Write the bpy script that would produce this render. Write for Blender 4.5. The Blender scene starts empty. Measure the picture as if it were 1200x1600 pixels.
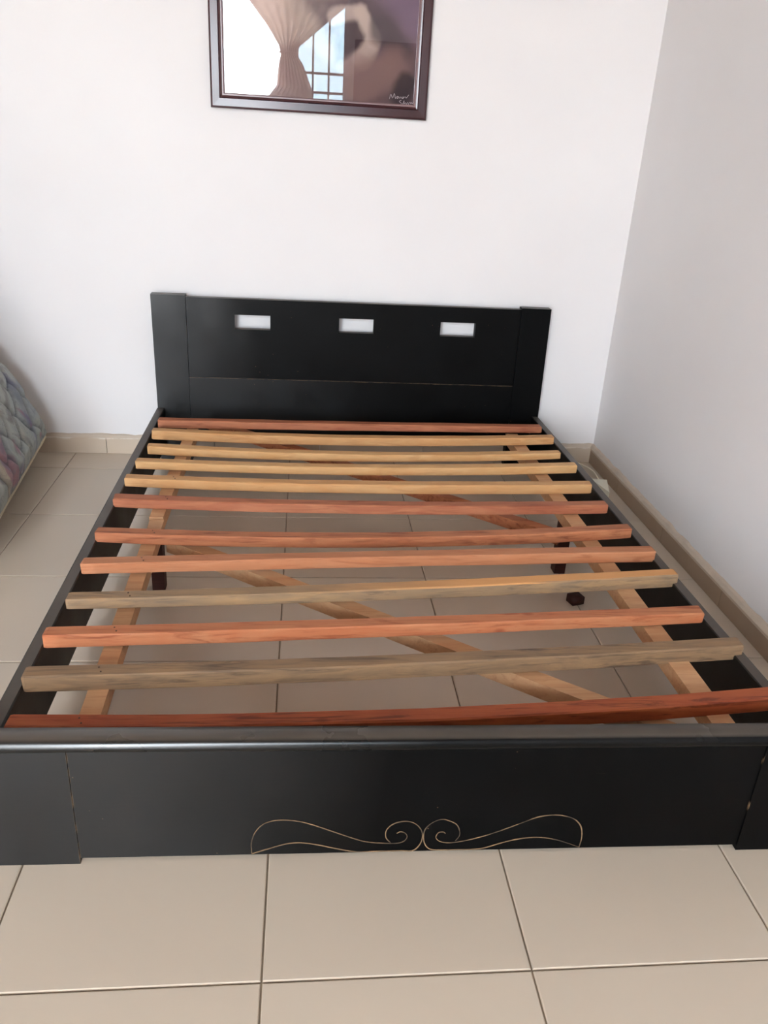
import bpy, bmesh, math, random
import numpy as np
from mathutils import Vector, Matrix
from mathutils.noise import noise as pnoise

C = bpy.context.scene.collection
SC = bpy.context.scene
random.seed(4)

# ------------------------------------------------------------------ camera
cam_data = bpy.data.cameras.new('camera')
cam = bpy.data.objects.new('camera', cam_data)
C.objects.link(cam)
SC.camera = cam
yaw, pitch, roll = -0.1144, -0.4227, 0.0587
fwd = Vector((-math.sin(yaw)*math.cos(pitch), math.cos(yaw)*math.cos(pitch), math.sin(pitch)))
rgt = Vector((math.cos(yaw), math.sin(yaw), 0))
up = rgt.cross(fwd)
r2 = rgt*math.cos(roll) + up*math.sin(roll)
u2 = -rgt*math.sin(roll) + up*math.cos(roll)
m3 = Matrix((r2, u2, -fwd)).transposed()
cam.matrix_world = Matrix.Translation((-1.1652, -2.9588, 1.1043)) @ m3.to_4x4()
cam_data.sensor_fit = 'VERTICAL'
cam_data.sensor_height = 24.0
cam_data.lens = 1260.09/1600*24.0
cam_data.clip_start = 0.02

# ------------------------------------------------------------------ world, exposure
w = bpy.data.worlds.new('world'); SC.world = w; w.use_nodes = True
wn = w.node_tree; wn.nodes.clear()
wo = wn.nodes.new('ShaderNodeOutputWorld'); wb = wn.nodes.new('ShaderNodeBackground')
wb.inputs['Color'].default_value = (0.84, 0.92, 1.0, 1)
wb.inputs['Strength'].default_value = 13.0
wn.links.new(wb.outputs[0], wo.inputs[0])
SC.view_settings.view_transform = 'Standard'
SC.view_settings.look = 'None'
SC.view_settings.gamma = 1.0
SC.view_settings.use_curve_mapping = False
SC.view_settings.exposure = 1.72
SC.cycles.max_bounces = 12
SC.cycles.diffuse_bounces = 8
SC.cycles.use_denoising = True

# the daylight that comes in through the window behind the camera: a light portal in its opening
XW0, XW1, ZW0, ZW1 = -2.00, -0.745, 1.05, 2.52# window opening
XD0, XD1 = -2.93, -2.12                               # open doorway to the yard, left of the window
YR = -5.95                                            # rear wall
XL = -2.97                                            # left wall
ZC = 2.80
# sun over the roof: it lights the yard outside, not the room
sd = bpy.data.lights.new('sun', 'SUN'); sd.energy = 12.0; sd.angle = .01; sd.color = (1.0, .95, .86)
so = bpy.data.objects.new('sun', sd); C.objects.link(so)
so.rotation_euler = (Vector((.2, .62, .9))).to_track_quat('Z', 'Y').to_euler()
for px, py, wd, z0, z1, axis in (((XW0+XW1)/2, YR-.16, XW1-XW0, ZW0, ZW1, (0, 1, 0)), ((XD0+XD1)/2, YR-.16, XD1-XD0, 0, ZW1, (0, 1, 0))):
    pd = bpy.data.lights.new('daylight_portal', 'AREA'); pd.shape = 'RECTANGLE'
    pd.size = wd; pd.size_y = z1-z0; pd.cycles.is_portal = True
    po = bpy.data.objects.new('daylight_portal', pd); C.objects.link(po)
    po.location = (px, py, (z0+z1)/2)
    po.rotation_euler = (-Vector(axis)).to_track_quat('Z', 'Y').to_euler()   # light shines along its -Z

# ------------------------------------------------------------------ material helpers
class NT:
    def __init__(s, name):
        s.m = bpy.data.materials.new(name); s.m.use_nodes = True
        s.t = s.m.node_tree; s.b = s.t.nodes['Principled BSDF']; s.o = s.t.nodes['Material Output']
    def n(s, typ, **kw):
        x = s.t.nodes.new(typ)
        for k, v in kw.items():
            if k in x.bl_rna.properties and k not in x.inputs: setattr(x, k, v)
            else: s.set(x.inputs[k], v)
        return x
    def set(s, i, v):
        if isinstance(v, bpy.types.NodeSocket): s.t.links.new(v, i)
        else:
            if hasattr(i.default_value, '__len__') and len(i.default_value) == 4 and len(v) == 3: v = (*v, 1)
            i.default_value = v
    def coord(s, scale=(1, 1, 1), loc=(0, 0, 0), rot=(0, 0, 0)):
        c = s.n('ShaderNodeTexCoord'); mp = s.n('ShaderNodeMapping')
        s.t.links.new(c.outputs['Object'], mp.inputs[0])
        mp.inputs['Scale'].default_value = scale; mp.inputs['Location'].default_value = loc
        mp.inputs['Rotation'].default_value = rot
        return mp.outputs[0]
    def noise(s, vec, scale=5, detail=4, rough=.5, dist=0):
        x = s.n('ShaderNodeTexNoise'); s.set(x.inputs['Vector'], vec)
        x.inputs['Scale'].default_value = scale; x.inputs['Detail'].default_value = detail
        x.inputs['Roughness'].default_value = rough; x.inputs['Distortion'].default_value = dist
        return x.outputs['Fac']
    def vor(s, vec, scale=5, feature='F1', out='Distance'):
        x = s.n('ShaderNodeTexVoronoi'); x.feature = feature; s.set(x.inputs['Vector'], vec)
        x.inputs['Scale'].default_value = scale
        return x.outputs[out]
    def ramp(s, fac, stops, interp='LINEAR'):
        x = s.n('ShaderNodeValToRGB'); e = x.color_ramp.elements; x.color_ramp.interpolation = interp
        while len(e) > 1: e.remove(e[-1])
        for k, (p, c) in enumerate(stops):
            c = (c, c, c) if not hasattr(c, '__len__') else c
            if k == 0: e[0].position = p; e[0].color = (*c, 1)
            else: q = e.new(p); q.color = (*c, 1)
        s.set(x.inputs[0], fac); return x.outputs[0]
    def mix(s, fac, a, b, mode='MIX'):
        x = s.n('ShaderNodeMix'); x.data_type = 'RGBA'; x.blend_type = mode
        s.set(x.inputs[0], fac); s.set(x.inputs[6], a); s.set(x.inputs[7], b)
        return x.outputs[2]
    def math(s, op, a, b=0.0, clamp=False):
        x = s.n('ShaderNodeMath'); x.operation = op; x.use_clamp = clamp
        s.set(x.inputs[0], a); s.set(x.inputs[1], b); return x.outputs[0]
    def xyz(s, vec):
        x = s.n('ShaderNodeSeparateXYZ'); s.set(x.inputs[0], vec); return x.outputs
    def bump(s, h, strength=.3, dist=.002):
        x = s.n('ShaderNodeBump'); s.set(x.inputs['Height'], h)
        x.inputs['Strength'].default_value = strength; x.inputs['Distance'].default_value = dist
        s.t.links.new(x.outputs[0], s.b.inputs['Normal'])
    def out(s, col, rough, spec=.5):
        s.set(s.b.inputs['Base Color'], col); s.set(s.b.inputs['Roughness'], rough)
        s.b.inputs['Specular IOR Level'].default_value = spec
        return s.m

def srgb(r, g, b):
    f = lambda c: c/12.92/255 if c <= 10.3 else ((c/255+.055)/1.055)**2.4
    return (f(r), f(g), f(b))

def wall_mat(name, col, tint):
    m = NT(name); v = m.coord()
    big = m.ramp(m.noise(v, 1.3, 3), [(.3, 0), (.75, 1)])
    c = m.mix(big, col, tint)
    m.bump(m.noise(v, 26, 5, .6), .25, .002)
    return m.out(c, .7, .3)
M_WALL = wall_mat('white_wall_paint', srgb(226, 224, 224), srgb(220, 217, 217))
M_CEIL = wall_mat('ceiling_board', srgb(116, 98, 84), srgb(108, 90, 76))

def tile_mat(name, a, b):
    m = NT(name); v = m.coord()
    oi = m.n('ShaderNodeObjectInfo')
    n1 = m.ramp(m.noise(v, 2.0, 2, .5), [(.2, 0), (.8, 1)])
    c = m.mix(n1, a, b)
    c = m.mix(m.math('MULTIPLY', oi.outputs['Random'], .25), c, srgb(192, 178, 160))
    m.bump(m.noise(v, 14, 2), .05, .002)
    return m.out(c, .3, .5)
M_TILE = tile_mat('beige_floor_tile', srgb(208, 195, 177), srgb(203, 189, 171))

m = NT('grout'); v = m.coord()
M_GROUT = m.out(m.mix(m.noise(v, 30, 3), srgb(160, 145, 126), srgb(130, 114, 96)), .9, .2)

# skirting tile with smears of wall paint along its upper edge
m = NT('skirting_tile'); v = m.coord()
z = m.xyz(v)[2]
edge = m.math('ADD', z, m.math('MULTIPLY', m.math('SUBTRACT', m.noise(m.coord((1, 1, 2)), 9, 4, .6), .5), .05))
sm = m.ramp(edge, [(.058, 0), (.0605, 1)])
c = m.mix(m.noise(v, 4, 3), srgb(200, 184, 165), srgb(188, 170, 150))
M_SKIRT = m.out(m.mix(m.math('MULTIPLY', sm, .8), c, srgb(222, 214, 204)), .35)
m = NT('darkened_skirting_tile'); v = m.coord()  # right-hand row: dimness of that side put into a darker tile colour
M_SKIRTR = m.out(m.mix(m.noise(v, 5, 4), srgb(168, 146, 124), srgb(146, 122, 100)), .4)
m = NT('mortar_strip'); v = m.coord()
m.bump(m.noise(v, 60, 4), .6, .003)
M_MORTAR = m.out(m.mix(m.noise(v, 12, 4), srgb(206, 192, 176), srgb(186, 170, 152)), .85, .2)

def black_mat(name, seam_x=(), spec=.3, rough=(.34, .5), sheen_ramp=None):
    m = NT(name); v = m.coord()
    grain = m.noise(m.coord((2, 2, 30)), 6, 5, .6)
    base = m.mix(m.ramp(m.noise(v, 5, 4), [(.35, 0), (.75, 1)]), (.0011, .0010, .0010), (.002, .0021, .0023))
    chips = m.ramp(m.vor(v, 46), [(.0, 1), (.045, 1), (.06, 0)])
    mask = m.ramp(m.noise(v, 4.5, 2), [(.6, 0), (.64, 1)])
    c = m.mix(m.math('MULTIPLY', m.math('MULTIPLY', chips, mask), .55), base, srgb(150, 120, 90))
    scr = m.ramp(m.noise(m.coord((3, 3, 60), rot=(0, .04, 0)), 5, 6, .75), [(.70, 0), (.73, 1)])
    c = m.mix(m.math('MULTIPLY', scr, .16), c, srgb(135, 115, 95))
    sx = m.xyz(v)
    for (a, lo, hi, axis) in seam_x:
        d = m.math('ABSOLUTE', m.math('SUBTRACT', sx[axis], a))
        ln = m.math('LESS_THAN', d, .0011)
        nn = m.ramp(m.noise(v, 28, 4, .7), [(lo, 0), (hi, 1)])
        c = m.mix(m.math('MULTIPLY', m.math('MULTIPLY', ln, nn), .6), c, srgb(140, 112, 84))
    geo = m.n('ShaderNodeNewGeometry')      # dust on upward faces, with the wall's grazing reflection painted in too
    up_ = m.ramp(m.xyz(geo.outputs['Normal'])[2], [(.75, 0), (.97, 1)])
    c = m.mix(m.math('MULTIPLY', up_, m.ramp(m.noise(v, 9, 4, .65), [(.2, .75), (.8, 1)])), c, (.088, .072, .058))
    m.bump(grain, .12, .001)
    dust = m.ramp(m.noise(v, 7, 4), [(.3, rough[0]), (.7, rough[1])])
    m.out(c, dust, spec)
    if sheen_ramp:      # window sheen put into the gloss: specular level falls along x
        x0, x1, s0, s1 = sheen_ramp
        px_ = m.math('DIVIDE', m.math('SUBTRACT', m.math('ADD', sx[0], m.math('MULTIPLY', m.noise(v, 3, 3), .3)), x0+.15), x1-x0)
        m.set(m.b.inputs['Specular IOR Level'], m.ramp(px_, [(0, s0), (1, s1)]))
    return m.m
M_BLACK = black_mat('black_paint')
M_CAP = black_mat('black_polished_paint', spec=.6, rough=(.24, .34), sheen_ramp=(-1.3, -.9, .65, .2))
M_BLACKP = black_mat('black_panel_paint', spec=.12, sheen_ramp=(-1.7, -1.35, .4, .1))
M_BLACKH = black_mat('black_paint_lower_panel', seam_x=[(.3195, .42, .55, 2)], spec=.14, sheen_ramp=(-1.5, -.8, .35, .1))
M_BLACKF = black_mat('black_paint_footboard', seam_x=[(-1.5185, .42, .62, 0), (-.386, .56, .72, 0)], sheen_ramp=(-1.45, -1.0, .6, .09), rough=(.42, .55))

def wood_mat(name, a, b, dark, streak=.5, knots=.0, top=None, seed=0.0, tone=(.74, .66, .60)):
    """a, b: two tones of the wood; dark: streak colour; top: another tone on part of the upper face"""
    a, b, dark = (tuple(k*q for k, q in zip(x, tone)) for x in (a, b, dark))
    m = NT(name)
    g = m.noise(m.coord((1.6, 40, 40), (seed, seed*2, 0)), 3.0, 6, .65, .6)
    g2 = m.noise(m.coord((2.2, 14, 14), (seed+3, 0, seed)), 2.2, 4, .6, 1.2)
    c = m.mix(m.ramp(g2, [(.32, 0), (.68, 1)]), a, b)
    c = m.mix(m.math('MULTIPLY', m.ramp(g, [(.52, 0), (.74, 1)]), streak), c, dark)
    bl_ = m.ramp(m.noise(m.coord((2.4, 26, 26), (seed*2, seed, 3)), 2.0, 5, .6, 1.5), [(.56, 0), (.66, 1)])
    c = m.mix(m.math('MULTIPLY', bl_, streak*.85), c, dark)
    kn = m.ramp(m.vor(m.coord((1, 2.2, 2.2), (seed, seed, 0)), 6.5), [(.0, 1), (.05, .9), (.11, 0)])
    c = m.mix(m.math('MULTIPLY', kn, knots), c, dark)
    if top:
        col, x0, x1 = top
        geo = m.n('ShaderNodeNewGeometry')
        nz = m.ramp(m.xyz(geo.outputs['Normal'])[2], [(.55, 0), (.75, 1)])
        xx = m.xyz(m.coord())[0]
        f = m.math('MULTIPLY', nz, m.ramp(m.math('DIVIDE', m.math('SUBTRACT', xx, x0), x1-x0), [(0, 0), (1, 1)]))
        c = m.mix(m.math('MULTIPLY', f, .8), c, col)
    m.bump(g, .35, .0012)
    return m.out(c, .62, .35)
SCROLLS = [
    [(-1.2384, 0.0126), (-1.239, 0.0363), (-1.2328, 0.0594), (-1.2205, 0.0769), (-1.2034, 0.085), (-1.1839, 0.0865), (-1.1594, 0.0827), (-1.1346, 0.0736), (-1.1046, 0.0596), (-1.0742, 0.0454), (-1.0486, 0.0352), (-1.0231, 0.0312), (-0.9976, 0.0298), (-0.9836, 0.0335), (-0.9776, 0.0429), (-0.9807, 0.0518), (-0.989, 0.056), (-0.9959, 0.0522)],
    [(-1.0053, 0.0314), (-1.0136, 0.0438), (-1.0131, 0.0613), (-1.0003, 0.075), (-0.9804, 0.0792), (-0.9633, 0.0715), (-0.9523, 0.0524), (-0.9536, 0.0286), (-0.9657, 0.0125), (-0.9858, 0.0125), (-1.0217, 0.0125), (-1.0628, 0.0125), (-1.0985, 0.0209), (-1.1289, 0.0299), (-1.1589, 0.0355), (-1.1837, 0.0328), (-1.2135, 0.0221), (-1.2384, 0.0126)],
    [(-0.6734, 0.0125), (-0.6722, 0.0351), (-0.6771, 0.0593), (-0.6904, 0.0767), (-0.7099, 0.0852), (-0.7311, 0.0877), (-0.7564, 0.0835), (-0.7808, 0.072), (-0.8101, 0.0577), (-0.8447, 0.0429), (-0.8798, 0.0322), (-0.9053, 0.0287), (-0.9211, 0.0326), (-0.928, 0.0416), (-0.9247, 0.0517), (-0.9167, 0.0536), (-0.9123, 0.0501)],
    [(-0.8938, 0.0325), (-0.8874, 0.0474), (-0.8934, 0.0679), (-0.9071, 0.0782), (-0.9226, 0.0819), (-0.9396, 0.0723), (-0.949, 0.0557), (-0.9477, 0.0319), (-0.9377, 0.0158), (-0.9189, 0.0125), (-0.8875, 0.0125), (-0.8619, 0.0125), (-0.8417, 0.0152), (-0.8066, 0.0282), (-0.7761, 0.0357), (-0.7448, 0.0369), (-0.7121, 0.0292), (-0.6734, 0.0125)],
]
SIGNATURE = [
    [(-0.8885, 1.2535), (-0.8844, 1.2673), (-0.8782, 1.2565), (-0.8728, 1.2704), (-0.8691, 1.2558), (-0.8652, 1.261), (-0.8611, 1.2625), (-0.8594, 1.2576), (-0.8642, 1.2561), (-0.8583, 1.2614), (-0.8538, 1.2567), (-0.8513, 1.2618), (-0.8468, 1.2571), (-0.8443, 1.2622), (-0.8414, 1.2599), (-0.8453, 1.256), (-0.8374, 1.2626), (-0.833, 1.2592), (-0.8252, 1.2689)],
    [(-0.8486, 1.2521), (-0.8553, 1.2479), (-0.848, 1.2422), (-0.8581, 1.2366), (-0.8444, 1.2411), (-0.8394, 1.2513), (-0.8402, 1.2414), (-0.8349, 1.2454), (-0.8317, 1.2406), (-0.8279, 1.247), (-0.8247, 1.241), (-0.8209, 1.2474), (-0.8164, 1.2427), (-0.8168, 1.2477), (-0.8109, 1.2443), (-0.8074, 1.2544), (-0.8079, 1.242), (-0.8036, 1.2609)],
]
W_Y1 = wood_mat('golden_slat_wood', srgb(222, 172, 116), srgb(232, 192, 140), srgb(178, 112, 62), .35, seed=1)
W_Y2 = wood_mat('yellow_slat_wood', srgb(228, 182, 124), srgb(238, 202, 150), srgb(190, 130, 72), .3, seed=5)
W_R1 = wood_mat('reddish_slat_wood', srgb(182, 112, 84), srgb(206, 142, 106), srgb(120, 56, 38), .6, seed=2)
W_R2 = wood_mat('red_brown_slat_wood', srgb(188, 118, 84), srgb(210, 146, 106), srgb(110, 48, 30), .7, .5, seed=9)
W_O1 = wood_mat('orange_slat_wood', srgb(206, 140, 100), srgb(214, 156, 118), srgb(160, 88, 56), .5, .5, seed=7)
W_O2 = wood_mat('orange_red_slat_wood', srgb(206, 128, 88), srgb(212, 148, 108), srgb(140, 62, 38), .65, .6, seed=12)
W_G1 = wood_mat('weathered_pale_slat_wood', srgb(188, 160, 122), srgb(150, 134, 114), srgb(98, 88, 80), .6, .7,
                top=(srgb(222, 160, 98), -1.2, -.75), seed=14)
W_G2 = wood_mat('weathered_grey_slat_wood', srgb(176, 148, 114), srgb(140, 120, 98), srgb(84, 74, 66), .75, .6, seed=17)
W_D1 = wood_mat('dark_red_slat_wood', srgb(176, 88, 52), srgb(196, 112, 68), srgb(92, 34, 20), .8, .6, seed=21)
W_B = wood_mat('beam_wood', srgb(206, 168, 130), srgb(196, 152, 114), srgb(160, 110, 76), .4, .3, seed=25, tone=(1, .96, .92))
W_LEG = wood_mat('dark_support_wood', srgb(84, 40, 30), srgb(60, 26, 20), srgb(36, 14, 12), .6, seed=29)
m = NT('nail_steel'); M_NAIL = m.out((.09, .05, .035), .6); m.b.inputs['Metallic'].default_value = .5

# ------------------------------------------------------------------ mesh helpers
def link(name, bm, mat, parent=None, smooth=False, bevel=0, seg=2):
    if bevel:
        bmesh.ops.bevel(bm, geom=[e for e in bm.edges if e.calc_face_angle(0) > .5], offset=bevel, segments=seg,
                        profile=.6, affect='EDGES', clamp_overlap=True)
    bmesh.ops.recalc_face_normals(bm, faces=bm.faces)
    me = bpy.data.meshes.new(name); bm.to_mesh(me); bm.free()
    for f in me.polygons: f.use_smooth = smooth
    if mat: me.materials.append(mat)
    o = bpy.data.objects.new(name, me); C.objects.link(o)
    if parent: o.parent = parent
    return o
def hexa(bm, c8):
    """8 corners: bottom ring then top ring, counter-clockwise"""
    v = [bm.verts.new(c) for c in c8]
    for f in ((3, 2, 1, 0), (4, 5, 6, 7), (0, 1, 5, 4), (1, 2, 6, 5), (2, 3, 7, 6), (3, 0, 4, 7)):
        bm.faces.new([v[i] for i in f])
    return v
def box(bm, x0, x1, y0, y1, z0, z1):
    return hexa(bm, [(x0, y0, z0), (x1, y0, z0), (x1, y1, z0), (x0, y1, z0), (x0, y0, z1), (x1, y0, z1), (x1, y1, z1), (x0, y1, z1)])
def bobj(name, b, mat, parent=None, bevel=.0015, **k):
    bm = bmesh.new(); box(bm, *b); return link(name, bm, mat, parent, bevel=bevel, **k)
def empty(name, loc, label, cat, group=None):
    o = bpy.data.objects.new(name, None); C.objects.link(o); o.location = loc
    o['label'] = label; o['category'] = cat; o.empty_display_size = .1
    if group: o['group'] = group
    return o
def tag(o, label, cat, group=None):
    o['label'] = label; o['category'] = cat
    if group: o['group'] = group
    return o
def rebase(root, loc):
    """children were built in world space: shift their meshes so they sit under a root at loc"""
    root.location = loc
    for c in [c for c in C.objects if c.parent == root]:
        c.location = Vector((0, 0, 0))-Vector(loc)
def struct(o): o['kind'] = 'structure'; return o
def catmull(pts, n=6):
    P = [Vector(p) for p in pts]; P = [2*P[0]-P[1]] + P + [2*P[-1]-P[-2]]; out = []
    for i in range(1, len(P)-2):
        for k in range(n):
            t = k/n
            out.append(.5*((2*P[i]) + (-P[i-1]+P[i+1])*t + (2*P[i-1]-5*P[i]+4*P[i+1]-P[i+2])*t*t + (-P[i-1]+3*P[i]-3*P[i+1]+P[i+2])*t**3))
    return out+[P[-2]]
def tube(bm, pts, r, sides=8):
    rings = []
    for i, p in enumerate(pts):
        t = (pts[min(i+1, len(pts)-1)]-pts[max(i-1, 0)]).normalized()
        a = Vector((0, 0, 1)) if abs(t.z) < .9 else Vector((1, 0, 0))
        u = t.cross(a).normalized(); v = t.cross(u)
        rr = r(i/(len(pts)-1)) if callable(r) else r
        rings.append([bm.verts.new(p+(u*math.cos(k*2*math.pi/sides)+v*math.sin(k*2*math.pi/sides))*rr) for k in range(sides)])
    for A, B in zip(rings, rings[1:]):
        for k in range(sides): bm.faces.new((A[k], A[(k+1) % sides], B[(k+1) % sides], B[k]))
    bm.faces.new(rings[0][::-1]); bm.faces.new(rings[-1])
def grid_plate(bm, xs, zs, y0, y1, holes):
    """plate in the x-z plane between y0 (front) and y1, cells in holes left open"""
    V = {}
    def vert(i, j, y):
        k = (i, j, y)
        if k not in V: V[k] = bm.verts.new((xs[i], y, zs[j]))
        return V[k]
    nx, nz = len(xs)-1, len(zs)-1
    solid = lambda i, j: 0 <= i < nx and 0 <= j < nz and (i, j) not in holes
    for i in range(nx):
        for j in range(nz):
            if not solid(i, j): continue
            bm.faces.new([vert(i, j, y0), vert(i+1, j, y0), vert(i+1, j+1, y0), vert(i, j+1, y0)])
            bm.faces.new([vert(i, j, y1), vert(i, j+1, y1), vert(i+1, j+1, y1), vert(i+1, j, y1)])
            for (di, dj, a, b) in ((-1, 0, (i, j), (i, j+1)), (1, 0, (i+1, j+1), (i+1, j)), (0, -1, (i+1, j), (i, j)), (0, 1, (i, j+1), (i+1, j+1))):
                if not solid(i+di, j+dj):
                    bm.faces.new([vert(*a, y0), vert(*b, y0), vert(*b, y1), vert(*a, y1)])

# ------------------------------------------------------------------ room shell
T = .15
floor = struct(bobj('floor', (XL-T, T, YR-T, T, -.09, -.0032), M_GROUT, bevel=0))
struct(bobj('ceiling', (XL-T, T, YR-T, T, ZC, ZC+.1), M_CEIL, bevel=0))
struct(bobj('wall_back', (XL-T, T, 0, T, -.05, ZC+.05), M_WALL, bevel=0))
struct(bobj('wall_right', (0, T, YR-T, .02, -.05, ZC+.05), M_WALL, bevel=0))
struct(bobj('wall_left', (XL-T, XL, YR-T, .02, -.05, ZC+.05), M_WALL, bevel=0))
bm = bmesh.new()
grid_plate(bm, [XL-T, XD0, XD1, XW0, XW1, T], [-.05, .001, ZW0, ZW1, ZC+.05], YR-T, YR, {(1, 1), (1, 2), (3, 2)})
struct(link('wall_rear', bm, M_WALL))

# floor tiles, 40 cm, each its own object; whole ones share one mesh
GAP, TS = .0030, .4
tx, ty, ang = -1.2121, -2.1694, -.0034
def tile_mesh(x0, x1, y0, y1):
    bm = bmesh.new()
    a = [(x0, y0), (x1, y0), (x1, y1), (x0, y1)]; e = .0016
    b = [(x0+e, y0+e), (x1-e, y0+e), (x1-e, y1-e), (x0+e, y1-e)]
    r0 = [bm.verts.new((*p, -.0031)) for p in a]; r1 = [bm.verts.new((*p, -.0010)) for p in a]; r2 = [bm.verts.new((*p, 0)) for p in b]
    for A, B in ((r0, r1), (r1, r2)):
        for k in range(4): bm.faces.new((A[k], A[(k+1) % 4], B[(k+1) % 4], B[k]))
    bm.faces.new(r2); bm.faces.new(r0[::-1])
    me = bpy.data.meshes.new('tile'); bm.to_mesh(me); bm.free(); me.materials.append(M_TILE); return me
whole = None
ca, sa = math.cos(ang), math.sin(ang)
for i in range(-4, 5):
    for j in range(-10, 6):
        x0, x1 = tx+i*TS, tx+(i+1)*TS; y0, y1 = ty+j*TS, ty+(j+1)*TS
        if x1 < XL+.02 or x0 > -.02 or y1 < YR+.02 or y0 > -.02: continue
        cut = x0 < XL+.02 or x1 > -.02 or y0 < YR+.02 or y1 > -.02
        cx0, cx1, cy0, cy1 = max(x0, XL+.006), min(x1, -.006), max(y0, YR+.006), min(y1, -.006)
        if cut:
            me = tile_mesh(cx0-x0+GAP/2 - TS/2, cx1-x0-GAP/2-TS/2, cy0-y0+GAP/2-TS/2, cy1-y0-GAP/2-TS/2)
        else:
            whole = whole or tile_mesh(GAP/2-TS/2, TS/2-GAP/2, GAP/2-TS/2, TS/2-GAP/2); me = whole
        o = bpy.data.objects.new('tile', me); C.objects.link(o); o.parent = floor
        X, Y = x0+TS/2, y0+TS/2
        o.location = (X*ca-Y*sa-(ty*-sa*-1)*0, Y*ca, 0); o.location.x = X-(Y-ty)*sa; o.location.y = Y+(X-tx)*sa
        o.rotation_euler = (0, 0, 0 if cut else ang)

# skirting: rows of tiles with a rough mortar strip above
def skirting(name, horizontal, length, start, side):
    root = None
    bm = bmesh.new()
    n = int(length/.02)
    top = [(.0665+.006*pnoise(Vector((k*.31, side, 3)))+.0035*pnoise(Vector((k*1.3, side, 9)))) for k in range(n+1)]
    dep = .011 if horizontal else .015
    rings = []
    for k in range(n+1):
        s = -k*length/n
        d2 = dep*(.55+.25*pnoise(Vector((k*.8, side, 1))))
        prof = [(0.0, .052), (dep-.002, .052), (dep-.001, .0605), (d2, top[k]+.004), (0.0, top[k]+.008)]
        rings.append([bm.verts.new((s, -d, z) if horizontal else (-d, s, z)) for d, z in prof])
    for A, B in zip(rings, rings[1:]):
        for k in range(5): bm.faces.new((A[k], A[(k+1) % 5], B[(k+1) % 5], B[k]))
    bm.faces.new(rings[0]); bm.faces.new(rings[-1][::-1])
    root = struct(link(name, bm, M_MORTAR))
    s = -start
    prev = -.0125 if not horizontal else 0
    while prev > -length:
        e = max(s, -length)
        if prev-e > .01:
            g = .0012
            b = (e+g, prev-g, -.0125, -.0002, .0005, .0615) if horizontal else (-.0125, -.0002, e+g, prev-g, .0005, .0615)
            bobj('skirting_tile', b, M_SKIRT if horizontal else M_SKIRTR, root, bevel=.0012, seg=1)
        prev = e; s -= .4
    return root
skirting('baseboard_back', True, -XL, .29, 0)
skirting('baseboard_right', False, -YR, .33, 1)
# left wall skirting
r = struct(bobj('baseboard_left', (XL, XL+.011, YR, -.013, .0005, .064), M_SKIRT, bevel=.001))

# ------------------------------------------------------------------ window behind the camera (mirrored in the picture glass)
m = NT('white_window_frame'); M_WF = m.out((.75, .76, .77), .4)
m = NT('grey_iron_bar'); M_BAR = m.out((.10, .11, .12), .45)
m = NT('curtain_cloth'); M_CUR = m.m
m.out(srgb(196, 176, 168), .9, .1)
tr = m.n('ShaderNodeBsdfTranslucent'); tr.inputs[0].default_value = (*srgb(200, 180, 172), 1)
mx = m.n('ShaderNodeMixShader'); mx.inputs[0].default_value = .45
m.t.links.new(m.b.outputs[0], mx.inputs[1]); m.t.links.new(tr.outputs[0], mx.inputs[2]); m.t.links.new(mx.outputs[0], m.o.inputs[0])
bm = bmesh.new(); f = .045
grid_plate(bm, [XW0, XW0+f, XW1-f, XW1], [ZW0, ZW0+f, ZW1-f, ZW1], YR-.10, YR-.05, {(1, 1)})
win = struct(link('window_1', bm, M_WF))
mg = NT('frosted_window_glass'); mg.t.nodes.remove(mg.b)
tp = mg.n('ShaderNodeBsdfTransparent'); tp.inputs[0].default_value = (.50, .56, .58, 1)
mg.t.links.new(tp.outputs[0], mg.o.inputs[0])
bobj('pane', (-1.32, XW1-f, YR-.078, YR-.074, ZW0+f, ZW1-f), mg.m, win, bevel=0)
bobj('mullion', (-1.36, -1.32, YR-.095, YR-.055, ZW0+f, ZW1-f), M_WF, win)
bobj('window_sill', (XW0-.03, XW1+.03, YR-.14, YR+.04, ZW0-.03, ZW0), M_WF, win)
for xx in (-1.235, -1.085, -.93):
    bobj('bar', (xx-.009, xx+.009, YR-.13, YR-.112, ZW0+.005, ZW1-.005), M_BAR, win, bevel=.002)
for zz in (1.23, 1.40, 1.575, 1.743):
    bobj('bar', (-1.32, XW1, YR-.149, YR-.131, zz-.011, zz+.011), M_BAR, win, bevel=.002)
# tied-back curtain
bm = bmesh.new()
key = [(2.50, -1.82, -.68), (2.28, -1.676, -.80), (2.10, -1.52, -1.02), (1.94, -1.41, -1.215), (1.87, -1.39, -1.24), (1.79, -1.41, -1.18), (1.60, -1.43, -1.10), (1.46, -1.55, -1.085), (1.0, -1.58, -1.07), (.55, -1.60, -1.06)]
rows = []
for k in range(len(key)-1):
    for q in range(4):
        t = q/4; rows.append([a+(b-a)*t for a, b in zip(key[k], key[k+1])])
rows.append(list(key[-1]))
G = []
for (z, a, b) in rows:
    wd = b-a; amp = min(.035, .012+.02*(.5/wd)*.4)
    G.append([bm.verts.new((a+wd*k/70, YR+.075+amp*math.sin(k/70*2*math.pi*9+z*1.5), z)) for k in range(71)])
for A, B in zip(G, G[1:]):
    for k in range(70): bm.faces.new((A[k], A[k+1], B[k+1], B[k]))
cur = empty('curtain', (-1.3, YR+.075, 2.50), 'pinkish curtain tied back at the window mirrored in the picture glass', 'curtain')
link('drape', bm, M_CUR, cur, smooth=True)
bm = bmesh.new()
tube(bm, [Vector((-1.315+.085*math.cos(t*math.pi/8), YR+.075+.055*math.sin(t*math.pi/8), 1.885)) for t in range(17)], .008, 6)
link('tie_band', bm, M_CUR, cur, smooth=True)
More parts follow.
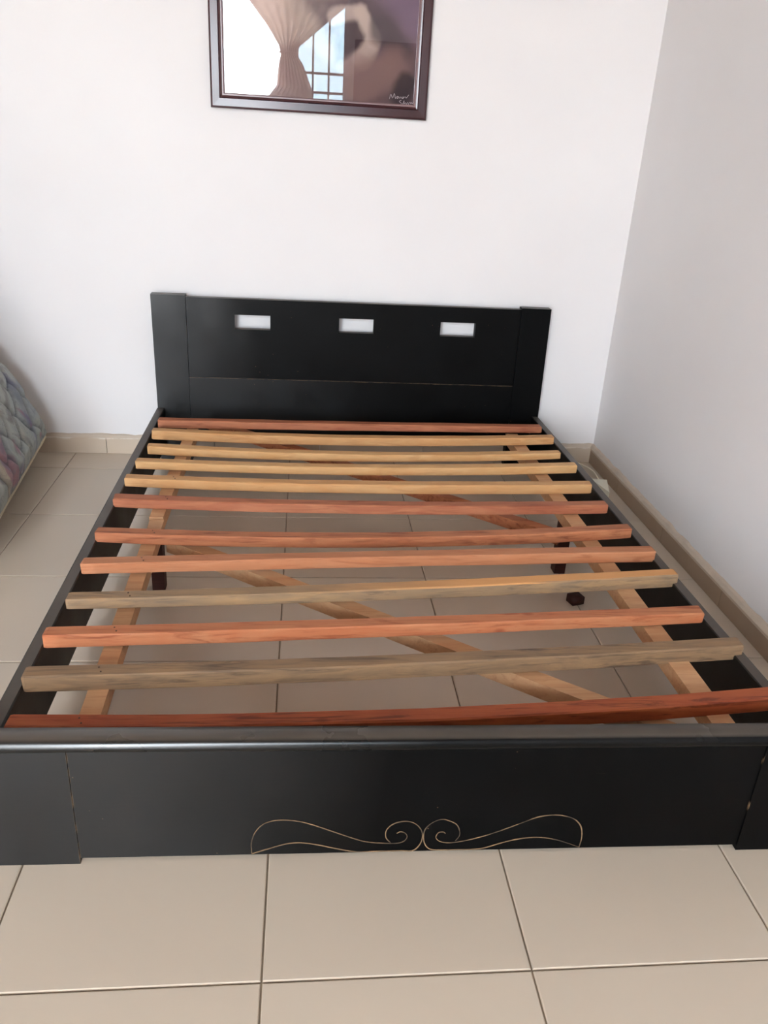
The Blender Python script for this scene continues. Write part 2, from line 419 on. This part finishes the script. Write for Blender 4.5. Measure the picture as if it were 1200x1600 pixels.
bm = bmesh.new(); tube(bm, [Vector((XW0-.1, YR+.075, 2.51)), Vector((XW1+.15, YR+.075, 2.51))], .011, 10)
link('curtain_rod', bm, M_BAR, cur, smooth=True)
for xx in (XW0-.06, XW1+.11): bobj('rod_bracket', (xx-.008, xx+.008, YR-.001, YR+.075, 2.502, 2.518), M_BAR, cur)
rebase(cur, (-1.3, YR+.075, 2.50))
# unseen dark door, added right of the window to absorb light
m = NT('brown_door_varnish'); v = m.coord()
M_DOOR = m.out(m.mix(m.noise(m.coord((30, 30, 2)), 3, 4), srgb(82, 48, 34), srgb(62, 36, 26)), .4)
bm = bmesh.new(); grid_plate(bm, [-.69, -.65, -.06, -.015], [.0, 1.98, 2.04], YR, YR+.03, {(1, 0)})
dr = struct(link('light_absorbing_door', bm, M_DOOR))
bobj('door_leaf', (-.649, -.061, YR+.001, YR+.022, .002, 1.978), M_DOOR, dr)
for z0, z1 in ((.15, .9), (1.05, 1.82)):
    bobj('door_panel', (-.57, -.14, YR+.0225, YR+.032, z0, z1), M_DOOR, dr, bevel=.006)
bm = bmesh.new(); tube(bm, [Vector((-.61, YR+.022, 1.0)), Vector((-.61, YR+.06, 1.0)), Vector((-.52, YR+.062, 1.0))], .009, 8)
link('door_handle', bm, M_BAR, dr, smooth=True)
bm = bmesh.new(); grid_plate(bm, [XD0, XD0+.035, XD1-.035, XD1], [.002, ZW1-.035, ZW1], YR-.12, YR-.02, {(1, 0)})
struct(link('door_2', bm, M_WF))
# unseen eave above the window, added to block the high sky
struct(bobj('sky_blocking_eave', (XL-1, 1, YR-T-.6, YR-T, 2.98, 3.06), M_DOOR, bevel=0))
# the yard outside the window
m = NT('yard_paving'); M_YARD = m.out(srgb(204, 180, 154), .9)
struct(bobj('ground_outside', (-20, 10, -22, 8, -.3, -.1), M_YARD, bevel=0))

# ------------------------------------------------------------------ bed
bed = empty('bed', (0, 0, 0), 'black painted wooden bed frame with bare timber slats and low headboard', 'bed')
fy = lambda x: -1.945-.021*(x+1.68)/1.42          # front face of the footboard
# headboard
bm = bmesh.new()
grid_plate(bm, [-1.566, -1.401, -1.276, -1.033, -.909, -.667, -.539, -.374], [.10, .3195, .496, .5465, .601],
           -.064, -.038, {(1, 2), (3, 2), (5, 2)})
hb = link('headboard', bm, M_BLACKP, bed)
for (xa, xb, xc, xd) in ((-1.6815, -1.5665, -1.684, -1.5665), (-.3745, -.262, -.376, -.268)):
    bm = bmesh.new(); ya, yb, zz = -.071, -.032, .6075
    hexa(bm, [(xa, ya, 0), (xb, ya, 0), (xb, yb, 0), (xa, yb, 0), (xc, ya, zz), (xd, ya, zz), (xd, yb, zz), (xc, yb, zz)])
    link('headboard_post', bm, M_BLACKP, hb, bevel=.0025)
bobj('lower_panel', (-1.5655, -.3755, -.0705, -.0642, .12, .3195), M_BLACKH, hb, bevel=.001)
# side rails
for (h0, h1, f0, f1) in ((-1.685, -1.658, -1.675, -1.649), (-.290, -.264, -.281, -.254)):
    bm = bmesh.new(); N = 10; rings = []
    for k in range(N+1):
        t = k/N; y = -.0715-(1.925-.0715)*t; b = .003*math.sin(math.pi*t)
        a, c_ = h0+(f0-h0)*t, h1+(f1-h1)*t
        zt = .204+.0012*math.sin(7*t+h0)
        rings.append([bm.verts.new(p) for p in ((a, y, .065), (c_, y, .065), (c_, y, zt-.002), (c_-.0025, y, zt), (a+.0025, y, zt), (a, y, zt-.002))])
    for A, B in zip(rings, rings[1:]):
        for k in range(6): bm.faces.new((A[k], A[(k+1) % 6], B[(k+1) % 6], B[k]))
    bm.faces.new(rings[0]); bm.faces.new(rings[-1][::-1])
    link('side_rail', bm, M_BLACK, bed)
# footboard: panel, end posts, rounded cap, carved scrolls
def skew(bm):
    for v in bm.verts: v.co.y += fy(v.co.x)
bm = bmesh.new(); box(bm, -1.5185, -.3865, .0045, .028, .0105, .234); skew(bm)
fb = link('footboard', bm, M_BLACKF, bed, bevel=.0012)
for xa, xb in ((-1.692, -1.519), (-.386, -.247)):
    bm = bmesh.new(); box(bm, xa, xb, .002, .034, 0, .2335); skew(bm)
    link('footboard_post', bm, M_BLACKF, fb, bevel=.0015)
bm = bmesh.new(); rings = []
prof = [(.036, .2345), (.0015, .2345), (-.001, .237), (-.0022, .241), (-.002, .2455), (0, .2505), (.004, .2545), (.009, .256), (.034, .256), (.036, .254)]
for k in range(31):
    x = -1.692+(1.692-.247)*k/30
    zz = .0014*math.sin(math.pi*k/30)*-1
    rings.append([bm.verts.new((x, fy(x)+y, z+zz*.6)) for y, z in prof])
for A, B in zip(rings, rings[1:]):
    for k in range(len(prof)): bm.faces.new((A[k], A[(k+1) % len(prof)], B[(k+1) % len(prof)], B[k]))
bm.faces.new(rings[0]); bm.faces.new(rings[-1][::-1])
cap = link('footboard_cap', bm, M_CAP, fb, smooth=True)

m = NT('carved_bare_wood'); v = m.coord()
M_CARVE = m.out(m.mix(m.ramp(m.noise(v, 25, 3), [(.35, 0), (.65, 1)]), srgb(140, 112, 82), srgb(66, 56, 46)), .8, .2)
for name, sets in (('carved_scroll', (0, 1)), ('carved_scroll', (2, 3))):
    bm = bmesh.new()
    for s in sets:
        P = catmull([(x, 0, z) for x, z in SCROLLS[s]], 7); L = []; Rr = []
        for i, p in enumerate(P):
            t = (P[min(i+1, len(P)-1)]-P[max(i-1, 0)]).normalized(); nrm = Vector((-t.z, 0, t.x))
            wd = .0008+.0005*pnoise(Vector((p.x*30, s, p.z*30)))
            for lst, sg in ((L, 1), (Rr, -1)):
                q = p+nrm*wd*sg; lst.append(((q.x, fy(q.x)+.0038, q.z), (q.x, fy(q.x)+.006, q.z)))
        a = [[bm.verts.new(c) for c in l] for l in L]; b = [[bm.verts.new(c) for c in l] for l in Rr]
        for i in range(len(P)-1):
            bm.faces.new((a[i][0], a[i+1][0], b[i+1][0], b[i][0]))
            bm.faces.new((a[i][1], a[i+1][1], a[i+1][0], a[i][0])); bm.faces.new((b[i][0], b[i+1][0], b[i+1][1], b[i][1]))
    link(name, bm, M_CARVE, fb)

# slats: left end x, y of its back top edge, thickness; right end the same; forward bow in the middle; material
SLATS = [
 (-1.6468, -.2516, .0277, -.3043, -.2308, .0225, .006, W_R1, None),
 (-1.6489, -.3619, .0305, -.2913, -.3435, .0257, .039, W_Y1, None),
 (-1.6368, -.5121, .0259, -.3145, -.5011, .0211, .045, W_Y2, 'pale yellow slat'),
 (-1.6490, -.6437, .0237, -.2948, -.6130, .0261, .035, W_Y2, 'pale yellow slat'),
 (-1.6551, -.7754, .0261, -.2981, -.7699, .0295, .025, W_Y1, None),
 (-1.6560, -.9165, .0261, -.3024, -.9195, .0267, .026, W_R1, 'reddish brown slat'),
 (-1.6553, -1.1237, .0267, -.2904, -1.0732, .0291, .043, W_R2, 'red brown slat with dark streaks'),
 (-1.6499, -1.2854, .0262, -.2788, -1.2059, .0295, -.003, W_O1, None),
 (-1.6412, -1.4408, .0233, -.2723, -1.3247, .0333, .012, W_G1, 'weathered slat, pale at left and grey at right'),
 (-1.6494, -1.5741, .0287, -.2893, -1.4964, .0259, .007, W_O2, 'orange red slat'),
 (-1.6483, -1.7053, .0335, -.2656, -1.6214, .0335, .012, W_G2, 'weathered grey brown slat'),
 (-1.6333, -1.8400, .0300, -.2480, -1.7860, .0300, .026, W_D1, 'dark red slat behind the footboard'),
]
rr = random.Random(7)
for si, (xl, yl, tl, xr, yr, tr_, bow, mat, lab) in enumerate(SLATS):
    bm = bmesh.new(); N = 22; rings = []
    el = 3.0-1.5*si/11
    for k in range(N+1):
        t = k/N; x = xl+(xr-xl)*t; s = 4*t*(1-t)
        th = tl+(tr_-tl)*t
        y = yl+(yr-yl)*t-bow*.68*s; zt = .2255-bow*.32*s/el
        j = lambda q: .0011*pnoise(Vector((x*8, q*.9, si*5.3)))
        wd = .0335+.0012*pnoise(Vector((x*4, si*2.1, 7)))
        c = .0026
        sec = [(0, -th+c), (0, -c*.6), (-c*.6, 0), (-wd+c, 0), (-wd, -c), (-wd, -th+c*.7), (-wd+c*.7, -th), (-c, -th)]
        end = 0
        if k in (0, N): sh = .94
        else: sh = 1
        ring = []
        for q, (dy, dz) in enumerate(sec):
            yy = -wd/2+(dy+wd/2)*sh; zz = -th/2+(dz+th/2)*sh
            xo = 0
            if k == 0: xo = .0014*rr.uniform(-1, 1)-.0 
            if k == N: xo = .0014*rr.uniform(-1, 1)
            ring.append(bm.verts.new((x+xo, y+yy+j(q), zt+zz+j(q+9))))
        rings.append(ring)
        if k == 0 or k == N-1:
            # a ring close to each end keeps the worn end bevel short
            t2 = .0032 if k == 0 else 1-.0032
            x2 = xl+(xr-xl)*t2; wd2 = wd; s2 = 4*t2*(1-t2); th2 = tl+(tr_-tl)*t2
            rings.append([bm.verts.new((x2, yl+(yr-yl)*t2-bow*.68*s2+dy+j(q_), .2255-bow*.32*s2/el+dz+j(q_+9))) for q_, (dy, dz) in enumerate(
                          [(0, -th2+c), (0, -c*.6), (-c*.6, 0), (-wd+c, 0), (-wd, -c), (-wd, -th2+c*.7), (-wd+c*.7, -th2), (-c, -th2)])])
    for A, B in zip(rings, rings[1:]):
        for k in range(8): bm.faces.new((A[k], A[(k+1) % 8], B[(k+1) % 8], B[k]))
    bm.faces.new(rings[0]); bm.faces.new(rings[-1][::-1])
    o = link('slat', bm, mat, bed)
    if lab: o['label'] = lab
    if si >= 4:
        for (nx, dn) in ((-1.522, .010), (-1.516, .023)):
            bm = bmesh.new(); t = (nx-xl)/(xr-xl); y = yl+(yr-yl)*t-bow*.68*4*t*(1-t)-dn; zt = .2255-bow*.32*4*t*(1-t)/el
            bmesh.ops.create_cone(bm, cap_ends=True, segments=8, radius1=.0017, radius2=.0015, depth=.002,
                                  matrix=Matrix.Translation((nx, y, zt+.0001)))
            link('nail', bm, M_NAIL, o)

# lengthwise beams, diagonal braces and stub legs below the slats
def plank(name, a, b, wd, z1, z0, mat, lab=None, parent=bed):
    a, b = Vector((*a, 0)), Vector((*b, 0)); d = (b-a).normalized(); n = Vector((-d.y, d.x, 0))*wd/2
    bm = bmesh.new(); N = 8; rings = []
    for k in range(N+1):
        p = a+(b-a)*k/N
        j = .0008*pnoise(Vector((p.x*7, p.y*7, wd*99)))
        rings.append([bm.verts.new((q.x+j, q.y+j, z)) for q, z in ((p-n, z0), (p+n, z0), (p+n, z1+j), (p-n, z1+j))])
    for A, B in zip(rings, rings[1:]):
        for k in range(4): bm.faces.new((A[k], A[(k+1) % 4], B[(k+1) % 4], B[k]))
    bm.faces.new(rings[0]); bm.faces.new(rings[-1][::-1])
    o = link(name, bm, mat, parent, bevel=.001, seg=1)
    if lab: o['label'] = lab
    return o
plank('support_beam', (-1.534, -.262), (-1.538, -1.0), .036, .195, .160, W_B)
plank('support_beam', (-1.534, -1.012), (-1.517, -1.91), .036, .193, .160, W_B)
plank('support_beam', (-.411, -.255), (-.401, -1.91), .044, .195, .163, W_B)
plank('diagonal_brace', (-1.49, -.135), (-.460, -1.045), .034, .182, .152, W_R2, 'reddish diagonal brace')
plank('diagonal_brace', (-1.485, -1.10), (-.43, -1.905), .036, .186, .152, W_B, 'pale diagonal brace')
for lx, ly in ((-1.535, -1.03), (-.408, -.925)):
    bm = bmesh.new(); box(bm, lx-.016, lx+.016, ly-.018, ly+.018, 0, .162)
    link('leg', bm, W_LEG, bed, bevel=.002)

rebase(bed, (-.97, -1.0, 0))

# ------------------------------------------------------------------ framed picture on the back wall
pic = empty('framed_picture', (0, 0, 0), 'large framed picture in dark brown frame on white wall above headboard', 'picture')
m = NT('dark_brown_frame'); v = m.coord()
M_FR = m.out(m.mix(m.noise(v, 8, 4), srgb(72, 40, 42), srgb(54, 28, 32)), .2, .4)
m = NT('gilt_lip'); M_LIP = m.out(srgb(120, 92, 92), .3, .5)
PX0, PX1, PZ0, PZ1 = -1.4635, -.7655, 1.196, 2.06
FW = .041
prof = [(0, .002), (0, .024), (.002, .027), (.006, .028), (.028, .0272), (.031, .0225), (.036, .0215), (FW, .020), (FW, .002)]   # (inwards, out from wall)
def ring_frame(x0, x1, z0, z1, pr):
    bm = bmesh.new(); rings = []
    for (sx, sz) in ((0, 0), (1, 0), (1, 1), (0, 1)):
        rings.append([bm.verts.new(((x0+i) if sx == 0 else (x1-i), -d, (z0+i) if sz == 0 else (z1-i))) for i, d in pr])
    for k in range(4):
        A, B = rings[k], rings[(k+1) % 4]
        for q in range(len(pr)): bm.faces.new((A[q], A[(q+1) % len(pr)], B[(q+1) % len(pr)], B[q]))
    return bm
link('frame', ring_frame(PX0, PX1, PZ0, PZ1, prof), M_FR, pic)
i0 = FW-.004
link('inner_lip', ring_frame(PX0+i0, PX1-i0, PZ0+i0, PZ1-i0, [(0, .010), (0, .0225), (.004, .0225), (.007, .019), (.007, .010)]), M_LIP, pic)
# the print
m = NT('painted_print'); v = m.coord(); X, Y_, Z = m.xyz(v)
wob = m.n('ShaderNodeTexNoise'); m.set(wob.inputs['Vector'], v); wob.inputs['Scale'].default_value = 9; wob.inputs['Detail'].default_value = 4
dv = m.n('ShaderNodeVectorMath', operation='SUBTRACT'); m.set(dv.inputs[0], wob.outputs['Color']); dv.inputs[1].default_value = (.5, .5, .5)
ds = m.n('ShaderNodeVectorMath', operation='SCALE'); m.set(ds.inputs[0], dv.outputs[0]); ds.inputs['Scale'].default_value = .05
dp = m.n('ShaderNodeVectorMath', operation='ADD'); m.set(dp.inputs[0], v); m.set(dp.inputs[1], ds.outputs[0])
fl = m.n('ShaderNodeVectorMath', operation='MULTIPLY'); m.set(fl.inputs[0], dp.outputs[0]); fl.inputs[1].default_value = (1, 0, 1)
P0 = fl.outputs[0]
def seg(a, b, rad, soft):
    A, B = Vector((a[0], 0, a[1])), Vector((b[0], 0, b[1])); d = B-A; L2 = d.length_squared
    s = m.n('ShaderNodeVectorMath', operation='SUBTRACT'); m.set(s.inputs[0], P0); s.inputs[1].default_value = A
    dt = m.n('ShaderNodeVectorMath', operation='DOT_PRODUCT'); m.set(dt.inputs[0], s.outputs[0]); dt.inputs[1].default_value = d/L2
    t = m.math('ADD', dt.outputs['Value'], 0, clamp=True)
    sc = m.n('ShaderNodeVectorMath', operation='SCALE'); sc.inputs[0].default_value = d; m.set(sc.inputs['Scale'], t)
    df = m.n('ShaderNodeVectorMath', operation='DISTANCE'); m.set(df.inputs[0], s.outputs[0]); m.set(df.inputs[1], sc.outputs[0])
    return m.ramp(m.math('DIVIDE', df.outputs['Value'], rad+soft), [(rad/(rad+soft), 1), (1, 0)], 'EASE')
c = m.mix(m.ramp(m.noise(v, 5.5, 5, .6, 1.0), [(.32, 0), (.68, 1)]), srgb(88, 62, 68), srgb(122, 92, 92))
c = m.mix(m.ramp(m.noise(m.coord((1, 1, 1), (2, 0, 1)), 4, 3), [(.45, 0), (.65, .8)]), c, srgb(104, 82, 98))
for a, b, rad, soft, col, k in (
        ((-.90, 1.60), (-.80, 1.50), .05, .06, srgb(128, 96, 124), .8),
        ((-1.02, 1.37), (-1.00, 1.45), .03, .03, srgb(70, 46, 54), .9),
        ((-1.07, 1.47), (-1.0, 1.485), .012, .02, srgb(186, 158, 148), .9),
        ((-1.0, 1.485), (-.945, 1.42), .012, .018, srgb(192, 164, 150), .95),
        ((-.945, 1.42), (-.985, 1.355), .014, .02, srgb(188, 158, 144), .9),
        ((-.985, 1.355), (-1.04, 1.33), .014, .025, srgb(164, 130, 124), .8),
        ((-.93, 1.45), (-.86, 1.40), .02, .03, srgb(82, 64, 72), .8),
        ((-.99, 1.29), (-.88, 1.34), .035, .05, srgb(140, 100, 92), .8),
        ((-.83, 1.30), (-.85, 1.26), .02, .03, srgb(60, 46, 50), .85),
        ((-1.36, 1.52), (-1.20, 1.40), .03, .03, srgb(120, 90, 104), .8),
        ((-1.26, 1.50), (-1.14, 1.36), .05, .05, srgb(176, 146, 130), .8),
        ((-1.20, 1.33), (-1.10, 1.27), .05, .04, srgb(132, 98, 92), .8),
        ((-1.3, 1.75), (-.95, 1.85), .12, .1, srgb(150, 116, 104), .8),
        ((-1.1, 1.62), (-.98, 1.72), .06, .06, srgb(184, 152, 136), .8)):
    c = m.mix(m.math('MULTIPLY', seg(a, b, rad, soft), k), c, col)
hs = m.n('ShaderNodeHueSaturation'); hs.inputs['Saturation'].default_value = .8; hs.inputs['Value'].default_value = .85; m.set(hs.inputs['Color'], c); c = hs.outputs[0]
M_ART = m.out(c, .75, .2)
bobj('print', (PX0+.034, PX1-.034, -.0085, -.004, PZ0+.034, PZ1-.034), M_ART, pic, bevel=0)
m = NT('white_ink'); M_INK = m.out(srgb(226, 212, 214), .8, .2)
bm = bmesh.new()
for s in SIGNATURE: tube(bm, catmull([(x, -.0088, z) for x, z in s], 4), .0005, 4)
link('signature', bm, M_INK, pic)
# glass pane: clear with a mirror reflection at its own Fresnel strength
m = NT('picture_glass'); m.t.nodes.remove(m.b)
tp = m.n('ShaderNodeBsdfTransparent'); gl = m.n('ShaderNodeBsdfGlossy'); gl.inputs['Roughness'].default_value = .004
fr = m.n('ShaderNodeFresnel'); fr.inputs[0].default_value = 1.52; mx = m.n('ShaderNodeMixShader')
m.t.links.new(fr.outputs[0], mx.inputs[0]); m.t.links.new(tp.outputs[0], mx.inputs[1]); m.t.links.new(gl.outputs[0], mx.inputs[2])
m.t.links.new(mx.outputs[0], m.o.inputs[0])
bobj('glass_pane', (PX0+.038, PX1-.038, -.0135, -.0115, PZ0+.038, PZ1-.038), m.m, pic, bevel=0)
rebase(pic, ((PX0+PX1)/2, 0, PZ0))

# ------------------------------------------------------------------ quilted mattress leaning at the left
H, LEN, TH = 1.38, .95, .2
al = math.radians(61)
seeds = np.random.RandomState(5)
ns, ny = 220, 160
S, Yg = np.meshgrid(np.linspace(0, H, ns), np.linspace(0, LEN, ny), indexing='ij')
# leaf-shaped quilting: stretched cells at two alternating slants
row = .15
def quilt(S, Y):
    best1 = np.full(S.shape, 9.); best2 = np.full(S.shape, 9.)
    for i in range(-1, int(H/row)+2):
        for j in range(-1, int(LEN/.085)+2):
            cs = (i+.5*(j % 2))*row+seeds.uniform(-.022, .022); cy = j*.085+seeds.uniform(-.014, .014)
            a = .45*(1 if j % 2 else -1)+seeds.uniform(-.3, .3)
            ds_, dy_ = S-cs, Y-cy
            u = ds_*math.cos(a)+dy_*math.sin(a); v_ = -ds_*math.sin(a)+dy_*math.cos(a)
            d = np.sqrt((u/1.75)**2+(v_)**2)
            new = d < best1
            best2 = np.where(new, best1, np.minimum(best2, d)); best1 = np.where(new, d, best1)
    return best2-best1
q = quilt(S, Yg)
puff = .018*np.sqrt(np.clip(q/.03, 0, 1))
ed = np.minimum.reduce([S/.05, (H-S)/.05, Yg/.07, (LEN-Yg)/.07]).clip(0, 1)
Hh = puff*ed.clip(.3, 1)-.026*(1-np.sqrt(1-(1-ed)**2))
# slump: the lower part of the face bulges
Hh += .02*np.exp(-((S-.2)/.15)**2)*ed
bm = bmesh.new()
un = Vector((-math.cos(al), 0, math.sin(al))); nn_ = Vector((math.sin(al), 0, math.cos(al)))
def mp(s, y, h):
    """mattress coordinates to world: lower front edge runs from (-2.067,-.085) forwards, slightly turned"""
    base = Vector((-2.070+.098*y, -.075-y*.995, .1))
    u = Vector((un.x*.995, un.x*-.098*0, un.z))
    return base+u*s+nn_*h
sl = bm.verts.layers.float.new('seam')
V = [[bm.verts.new(mp(S[i, j], Yg[i, j], Hh[i, j])) for j in range(ny)] for i in range(ns)]
for i in range(ns-1):
    for j in range(ny-1): bm.faces.new((V[i][j], V[i][j+1], V[i+1][j+1], V[i+1][j]))
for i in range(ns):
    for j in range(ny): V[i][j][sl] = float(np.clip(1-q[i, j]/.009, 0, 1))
m = NT('floral_ticking'); v = m.coord()
at = m.n('ShaderNodeAttribute'); at.attribute_name = 'seam'
n1 = m.noise(v, 7, 3, .5, .8)
c = m.ramp(n1, [(.30, srgb(128, 134, 140)), (.42, srgb(154, 160, 160)), (.55, srgb(162, 166, 160)), (.63, srgb(132, 132, 130)), (.72, srgb(172, 162, 146))])
pk = m.ramp(m.noise(m.coord((1, 1, 1), (5, 2, 1)), 8, 2, .5, .6), [(.60, 0), (.66, 1)], 'EASE')
c = m.mix(m.math('MULTIPLY', pk, .8), c, m.ramp(m.noise(v, 30, 2), [(.35, srgb(138, 110, 126)), (.65, srgb(160, 118, 126))]))
bl = m.ramp(m.noise(m.coord((1, 1, 1), (9, 4, 7)), 9, 2), [(.60, 0), (.68, .7)])
c = m.mix(bl, c, srgb(108, 110, 134))
wv = m.ramp(m.noise(v, 14, 2, .4, 2.2), [(.475, 0), (.495, 1), (.515, 0)])
c = m.mix(m.math('MULTIPLY', wv, .35), c, srgb(96, 98, 108))
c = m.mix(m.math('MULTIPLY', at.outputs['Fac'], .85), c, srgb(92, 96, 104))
m.bump(m.noise(v, 220, 2), .2, .001)
M_TICK = m.out(c, .75, .3)
mt = empty('mattress', (0, 0, 0), 'grey floral quilted mattress leaning on the wall left of the bed', 'mattress')
link('quilted_face', bm, M_TICK, mt, smooth=True)
# gusset and back as a rounded slab under the face
m = NT('grey_gusset'); M_GUS = m.out(srgb(150, 146, 140), .8, .2)
bm = bmesh.new(); e = -.0275
hexa(bm, [mp(0, 0, e-.15), mp(H, 0, e-.15), mp(H, LEN, e-.15), mp(0, LEN, e-.15), mp(0, 0, e), mp(H, 0, e), mp(H, LEN, e), mp(0, LEN, e)])
link('gusset', bm, M_GUS, mt, bevel=.012, seg=3, smooth=True)
m = NT('cream_piping'); M_PIP = m.out(srgb(196, 184, 156), .6, .3)
bm = bmesh.new()
def edge_loop(h):
    P = []
    for k in range(41): P.append((-.004, LEN*k/40))
    for k in range(1, 21): P.append((H*k/20, LEN))
    for k in range(1, 41): P.append((H, LEN*(1-k/40)))
    for k in range(1, 20): P.append((H*(1-k/20), 0))
    P.append((0, 0)); return [mp(s, y, h+.003*pnoise(Vector((s*6, y*6, 3)))) for s, y in P]
tube(bm, edge_loop(-.026), .006, 6)
link('piping', bm, M_PIP, mt, smooth=True)
rebase(mt, (-2.25, -.95, 0))

# ------------------------------------------------------------------ cable with wedge-shaped end, on the floor right of the bed
m = NT('cream_plastic'); M_CRM = m.out(srgb(248, 242, 222), .45, .5)
cb = empty('cable', (0, 0, 0), 'thin pale cable with cream wedge-shaped end on floor beside right wall', 'cable')
bm = bmesh.new()
a = [(-.088, -.255), (-.028, -.262), (-.062, -.385)]
z0, z1 = .001, .026
lo = [bm.verts.new((x, y, z0)) for x, y in a]; hi = [bm.verts.new((x, y, z1)) for x, y in a]
bm.faces.new(lo[::-1]); bm.faces.new(hi)
for k in range(3): bm.faces.new((lo[k], lo[(k+1) % 3], hi[(k+1) % 3], hi[k]))
link('plug', bm, M_CRM, cb, bevel=.003)
bm = bmesh.new()
tube(bm, catmull([(-.19, -.05, .004), (-.12, -.03, .006), (-.075, -.045, .010), (-.055, -.09, .014), (-.042, -.15, .016), (-.044, -.21, .014), (-.052, -.262, .012)], 6), .0022, 6)
link('cord', bm, M_CRM, cb, smooth=True)
rebase(cb, (-.06, -.2, 0))

# small dark block in place of an unidentified spot under the right-hand beam
bm = bmesh.new(); box(bm, -.018, .018, -.016, .016, 0, .022)
ob = tag(link('dark_block', bm, W_LEG, bevel=.005, seg=3, smooth=True), 'small dark reddish block lying on the tiles under the bed slats', 'wood block')
ob.location = (-.412, -1.105, 0); ob.rotation_euler = (0, 0, .3)
